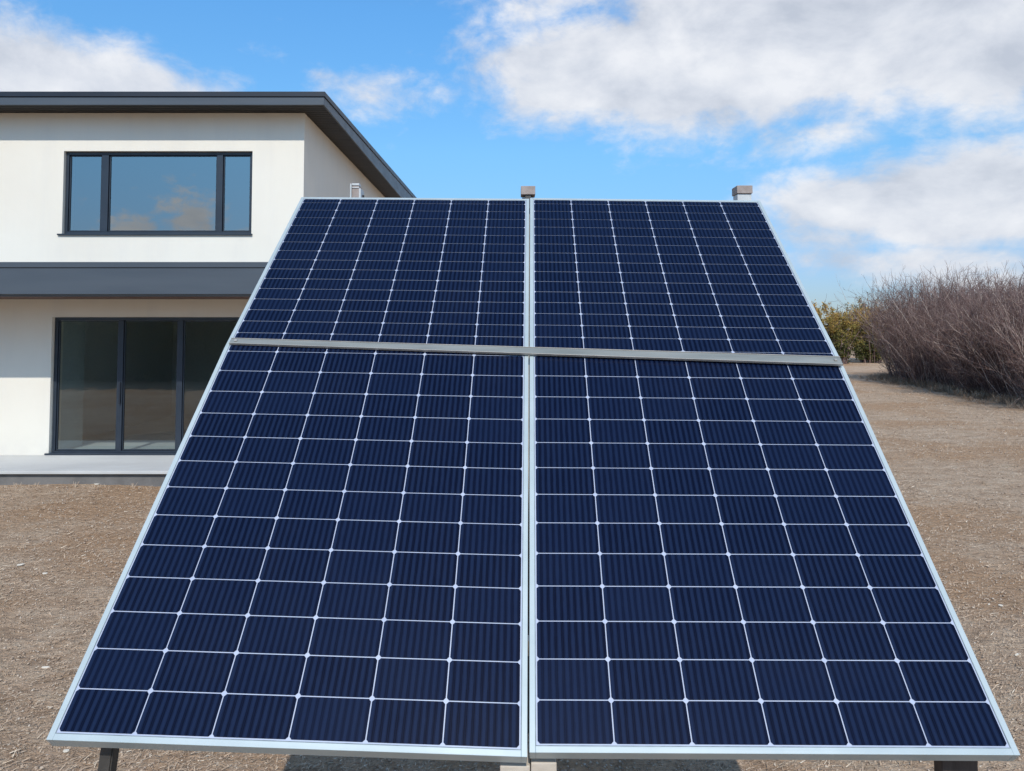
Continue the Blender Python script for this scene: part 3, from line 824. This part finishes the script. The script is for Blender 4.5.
# front legs
def bolts(mb, c_, r):
    for q in c_: mb.box(q[0] - r, q[0] + r, q[1] - 0.004, q[1], q[2] - r, q[2] + r)
mb = MB(); a = Vector((at(109, 749, 1.87).x, 1.87, 1.20)); b_ = Vector((at(109, 749, 1.87).x - 0.20, 1.93, -0.25))
mb.bar(a, b_, 0.027, 0.004); mb.bar(a + Vector((0.0145, 0.018, 0)), b_ + Vector((0.0145, 0.018, 0)), 0.004, 0.032)
mb.build('leg', M['dark_steel'], rack)
mb = MB(); xr = at(957, 764, 1.86).x
mb.bar((xr - 0.004, 1.86, 1.185), (xr + 0.10, 2.02, -0.25), 0.088, 0.040)
mb.build('leg', M['dark_wood'], rack, 0.004)
mb = MB(); xc0, xc1, xc2 = at(500, 765, 1.84).x, at(530.5, 765, 1.84).x, at(556.5, 765, 1.84).x
mb.box(xc0, xc1 - .001, 1.835, 1.93, -0.3, 1.128); mb.box(xc1 + .001, xc2, 1.83, 1.925, -0.3, 1.138)
mb.build('leg', M['pale_wood'], rack, 0.003)

# ------------------------------------------------------------------ shrubs
def tubes(paths, radii, sides=3):
    """paths (n, k, 3), radii (n, k) -> verts, faces"""
    n_, k_, _ = paths.shape
    d = np.gradient(paths, axis=1); d /= np.linalg.norm(d, axis=2, keepdims=True) + 1e-9
    ref = np.tile(np.array([0.31, 0.77, 0.21]), (n_, k_, 1))
    x = np.cross(d, ref); x /= np.linalg.norm(x, axis=2, keepdims=True) + 1e-9
    y_ = np.cross(d, x)
    ang = np.arange(sides) / sides * 2 * np.pi
    V = paths[:, :, None, :] + radii[:, :, None, None] * (x[:, :, None, :] * np.cos(ang)[None, None, :, None] + y_[:, :, None, :] * np.sin(ang)[None, None, :, None])
    idx = np.arange(n_ * k_ * sides).reshape(n_, k_, sides)
    F = np.stack([idx[:, :-1, :], np.roll(idx, -1, 2)[:, :-1, :], np.roll(idx, -1, 2)[:, 1:, :], idx[:, 1:, :]], -1).reshape(-1, 4)
    return V.reshape(-1, 3), F, (k_ - 1) * sides
def grow(start, direc, length, k_, wob, rg, up=0.0):
    n_ = len(start)
    pts = np.empty((n_, k_, 3)); pts[:, 0] = start; d = direc.copy()
    for i in range(1, k_):
        d = d + rg.normal(0, wob, (n_, 3)); d[:, 2] += up
        d /= np.linalg.norm(d, axis=1, keepdims=True)
        pts[:, i] = pts[:, i - 1] + d * (length / (k_ - 1))[:, None]
    return pts
def lerp_path(pts, i, t):
    k_ = pts.shape[1]; f_ = t * (k_ - 1); a = np.minimum(f_.astype(int), k_ - 2); fr = (f_ - a)[:, None]
    p_ = pts[i, a] * (1 - fr) + pts[i, a + 1] * fr
    d = pts[i, a + 1] - pts[i, a]; d /= np.linalg.norm(d, axis=1, keepdims=True)
    return p_, d
def bare_parts(seed, H=3.6, spread=1.15, nst=210):
    rg = np.random.default_rng(seed)
    th = rg.random(nst) * 2 * np.pi; rad = 0.95 * np.sqrt(rg.random(nst))
    st = np.stack([np.cos(th) * rad, np.sin(th) * rad, np.full(nst, -0.1)], 1)
    lean = 0.10 + 0.62 * rg.random(nst) ** 1.2
    d = np.stack([np.cos(th) * lean * spread * 0.62, np.sin(th) * lean * spread * 0.62, np.ones(nst)], 1); d /= np.linalg.norm(d, axis=1, keepdims=True)
    L = H * (0.62 + 0.42 * rg.random(nst))
    S = grow(st, d, L, 8, 0.12, rg, 0.02)
    SR = np.linspace(1, 0.25, 8)[None] * (0.008 + 0.010 * rg.random(nst) ** 2)[:, None]
    m1 = nst * 9; i1 = rg.integers(0, nst, m1); t1 = 0.03 + 0.95 * rg.random(m1)
    p1, d1 = lerp_path(S, i1, t1)
    dd = d1 * 0.7 + rg.normal(0, 0.45, (m1, 3)); dd[:, 2] += 0.30; dd /= np.linalg.norm(dd, axis=1, keepdims=True)
    T = grow(p1, dd, 0.35 + 0.70 * rg.random(m1), 4, 0.20, rg, 0.05)
    TR = np.linspace(1, 0.4, 4)[None] * (0.0045 + 0.004 * rg.random(m1))[:, None]
    m2 = m1 * 3; i2 = rg.integers(0, m1, m2); t2 = 0.15 + 0.8 * rg.random(m2)
    p2, d2 = lerp_path(T, i2, t2)
    dd = d2 * 0.7 + rg.normal(0, 0.5, (m2, 3)); dd[:, 2] += 0.15; dd /= np.linalg.norm(dd, axis=1, keepdims=True)
    Q = grow(p2, dd, 0.12 + 0.33 * rg.random(m2), 3, 0.2, rg, 0.02)
    QR = np.linspace(1, 0.5, 3)[None] * (0.0030 + 0.0022 * rg.random(m2))[:, None]
    return (S, SR, T, TR, Q, QR, rg)
def bare_shrub(seed, H=3.5):
    S, SR, T, TR, Q, QR, rg = bare_parts(seed, H)
    V, F, per = tubes(S, SR, 4)
    root = empty('bare_shrub')
    o = fast_mesh('stems', V, F, M['bark'], np.repeat(np.clip(rg.random(len(S)) ** 2 * 1.1, 0, 1), per), root)
    V1, F1, p1 = tubes(T, TR, 3); V2, F2, p2 = tubes(Q, QR, 3)
    V = np.concatenate([V1, V2]); F = np.concatenate([F1, F2 + len(V1)])
    ti = np.concatenate([np.repeat(rg.random(len(T)) ** 1.6 * 0.9, p1), np.repeat(rg.random(len(Q)) ** 1.3 * 0.75, p2)])
    fast_mesh('twigs', V, F, M['bark'], ti, root)
    return root
def copy_thing(r):
    c_ = r.copy(); COL.objects.link(c_)
    for ch in r.children:
        d = ch.copy(); COL.objects.link(d); d.parent = c_
    return c_
protos = [bare_shrub(101), bare_shrub(102), bare_shrub(103)]
used = [False] * 3
rp = random.Random(5)
spots = []
yy = 20.0
k = 0
while yy < 32.8:
    front = 15.9 + (yy - 22) * 0.16
    spots.append((front + rp.uniform(-0.2, 0.3), yy, rp.uniform(0.93, 1.06)))
    spots.append((front + 1.9 + rp.uniform(-0.3, 0.3), yy + 0.7, rp.uniform(0.98, 1.10)))
    if yy > 22: spots.append((front + 3.9 + rp.uniform(-0.3, 0.3), yy + 0.3, rp.uniform(0.98, 1.12)))
    yy += 1.75
LAB = 'leafless grey brown shrub in the dense thicket at the right edge of the field'
for i, (x, y, s_) in enumerate(spots):
    v = i % 3
    o = protos[v] if not used[v] else copy_thing(protos[v]); used[v] = True
    o.location = (x, y, 0); o.rotation_euler.z = rp.uniform(0, 6.28); o.scale = (s_ * 1.08, s_ * 1.08, s_ * (rp.choice((0.90, 0.97, 1.03, 1.12)) if y < 29 else rp.choice((1.10, 1.20))))
    tag(o, LAB, 'shrub', 'bare shrubs of the thicket')

def leafy_shrub(seed, H, Rr, nleaf, lo, hi, label, loc, leaf=0.085):
    rg = np.random.default_rng(seed)
    nst = 46
    th = rg.random(nst) * 2 * np.pi; rad = 0.3 * Rr * np.sqrt(rg.random(nst))
    st = np.stack([np.cos(th) * rad, np.sin(th) * rad, np.full(nst, -0.1)], 1)
    ln = 0.15 + 0.85 * rg.random(nst)
    d = np.stack([np.cos(th) * ln * Rr / H * 0.95, np.sin(th) * ln * Rr / H * 0.95, np.ones(nst)], 1); d /= np.linalg.norm(d, axis=1, keepdims=True)
    S = grow(st, d, H * (0.65 + 0.42 * rg.random(nst)), 7, 0.09, rg)
    SR = np.linspace(1, 0.3, 7)[None] * (0.016 + 0.02 * rg.random(nst))[:, None]
    m1 = nst * 9; i1 = rg.integers(0, nst, m1); t1 = 0.12 + 0.88 * rg.random(m1)
    p1, d1 = lerp_path(S, i1, t1)
    dd = d1 * 0.5 + rg.normal(0, 0.6, (m1, 3)); dd[:, 2] += 0.1; dd /= np.linalg.norm(dd, axis=1, keepdims=True)
    T = grow(p1, dd, 0.35 + 0.6 * rg.random(m1), 4, 0.15, rg)
    TR = np.linspace(1, 0.4, 4)[None] * (0.007 + 0.006 * rg.random(m1))[:, None]
    root = empty('leafy_shrub', loc); tag(root, label, 'shrub')
    V1, F1, a_ = tubes(S, SR, 4); V2, F2, b2 = tubes(T, TR, 4)
    fast_mesh('stems', np.concatenate([V1, V2]), np.concatenate([F1, F2 + len(V1)]), M['bark'], rg.random(len(F1) + len(F2)) * 0.6, root)
    dense = rg.random(m1) ** 1.2; dense /= dense.sum()
    li = rg.choice(m1, nleaf, p=dense); lt = rg.random(nleaf)
    c_, _ = lerp_path(T, li, lt); c_ = c_ + rg.normal(0, 0.075, (nleaf, 3)); c_[:, 2] = np.abs(c_[:, 2])
    a = rg.normal(0, 1, (nleaf, 3)); a /= np.linalg.norm(a, axis=1, keepdims=True)
    b_ = np.cross(a, rg.normal(0, 1, (nleaf, 3))); b_ /= np.linalg.norm(b_, axis=1, keepdims=True)
    s_ = leaf * (0.5 + 0.8 * rg.random(nleaf))[:, None]
    V = np.stack([c_ - a * s_ * .5, c_ + b_ * s_ * .3, c_ + a * s_ * .5, c_ - b_ * s_ * .3], 1).reshape(-1, 3)
    F = np.arange(nleaf * 4).reshape(nleaf, 4)
    hrel = np.clip(c_[:, 2] / H, 0, 1)
    branch = rg.random(m1)[li]
    tint = np.clip(lo + (hi - lo) * (hrel * 0.9 + 0.35 * (branch - 0.3)) + rg.normal(0, 0.10, nleaf), 0, 1)
    fast_mesh('leaves', V, F, M['leaf'], tint, root)
    return root
leafy_shrub(31, 4.0, 2.2, 26000, 0.08, 0.98, 'round orange leaved shrub right behind the rail end, green at its foot', (20.9, 48.0, 0), 0.12)
leafy_shrub(32, 3.7, 2.0, 22000, 0.10, 0.92, 'golden brown shrub between the orange shrub and the bare thicket', (23.9, 49.5, 0), 0.12)
leafy_shrub(33, 4.4, 1.9, 12000, 0.0, 0.45, 'taller dull green shrub rising behind the golden brown shrub', (25.9, 53.5, 0), 0.12)
first = None
for i in range(11):     # hedge on the far side of the yard, seen only as the dark reflection in the door glass
    loc = (-22.0 + i * 1.35, -7.8 - 1.1 * (i % 2), 0)
    if first is None: first = o = leafy_shrub(41, 3.2, 2.3, 60000, 0.20, 0.50, 'dark green hedge shrub mirrored in the sliding door glass', loc, 0.13)
    else:
        o = copy_thing(first); o.location = loc; o.rotation_euler.z = i * 1.9
    tag(o, 'dark green hedge shrub mirrored in the sliding door glass', 'shrub', 'hedge shrubs opposite the house')
print('objects', len(bpy.data.objects))
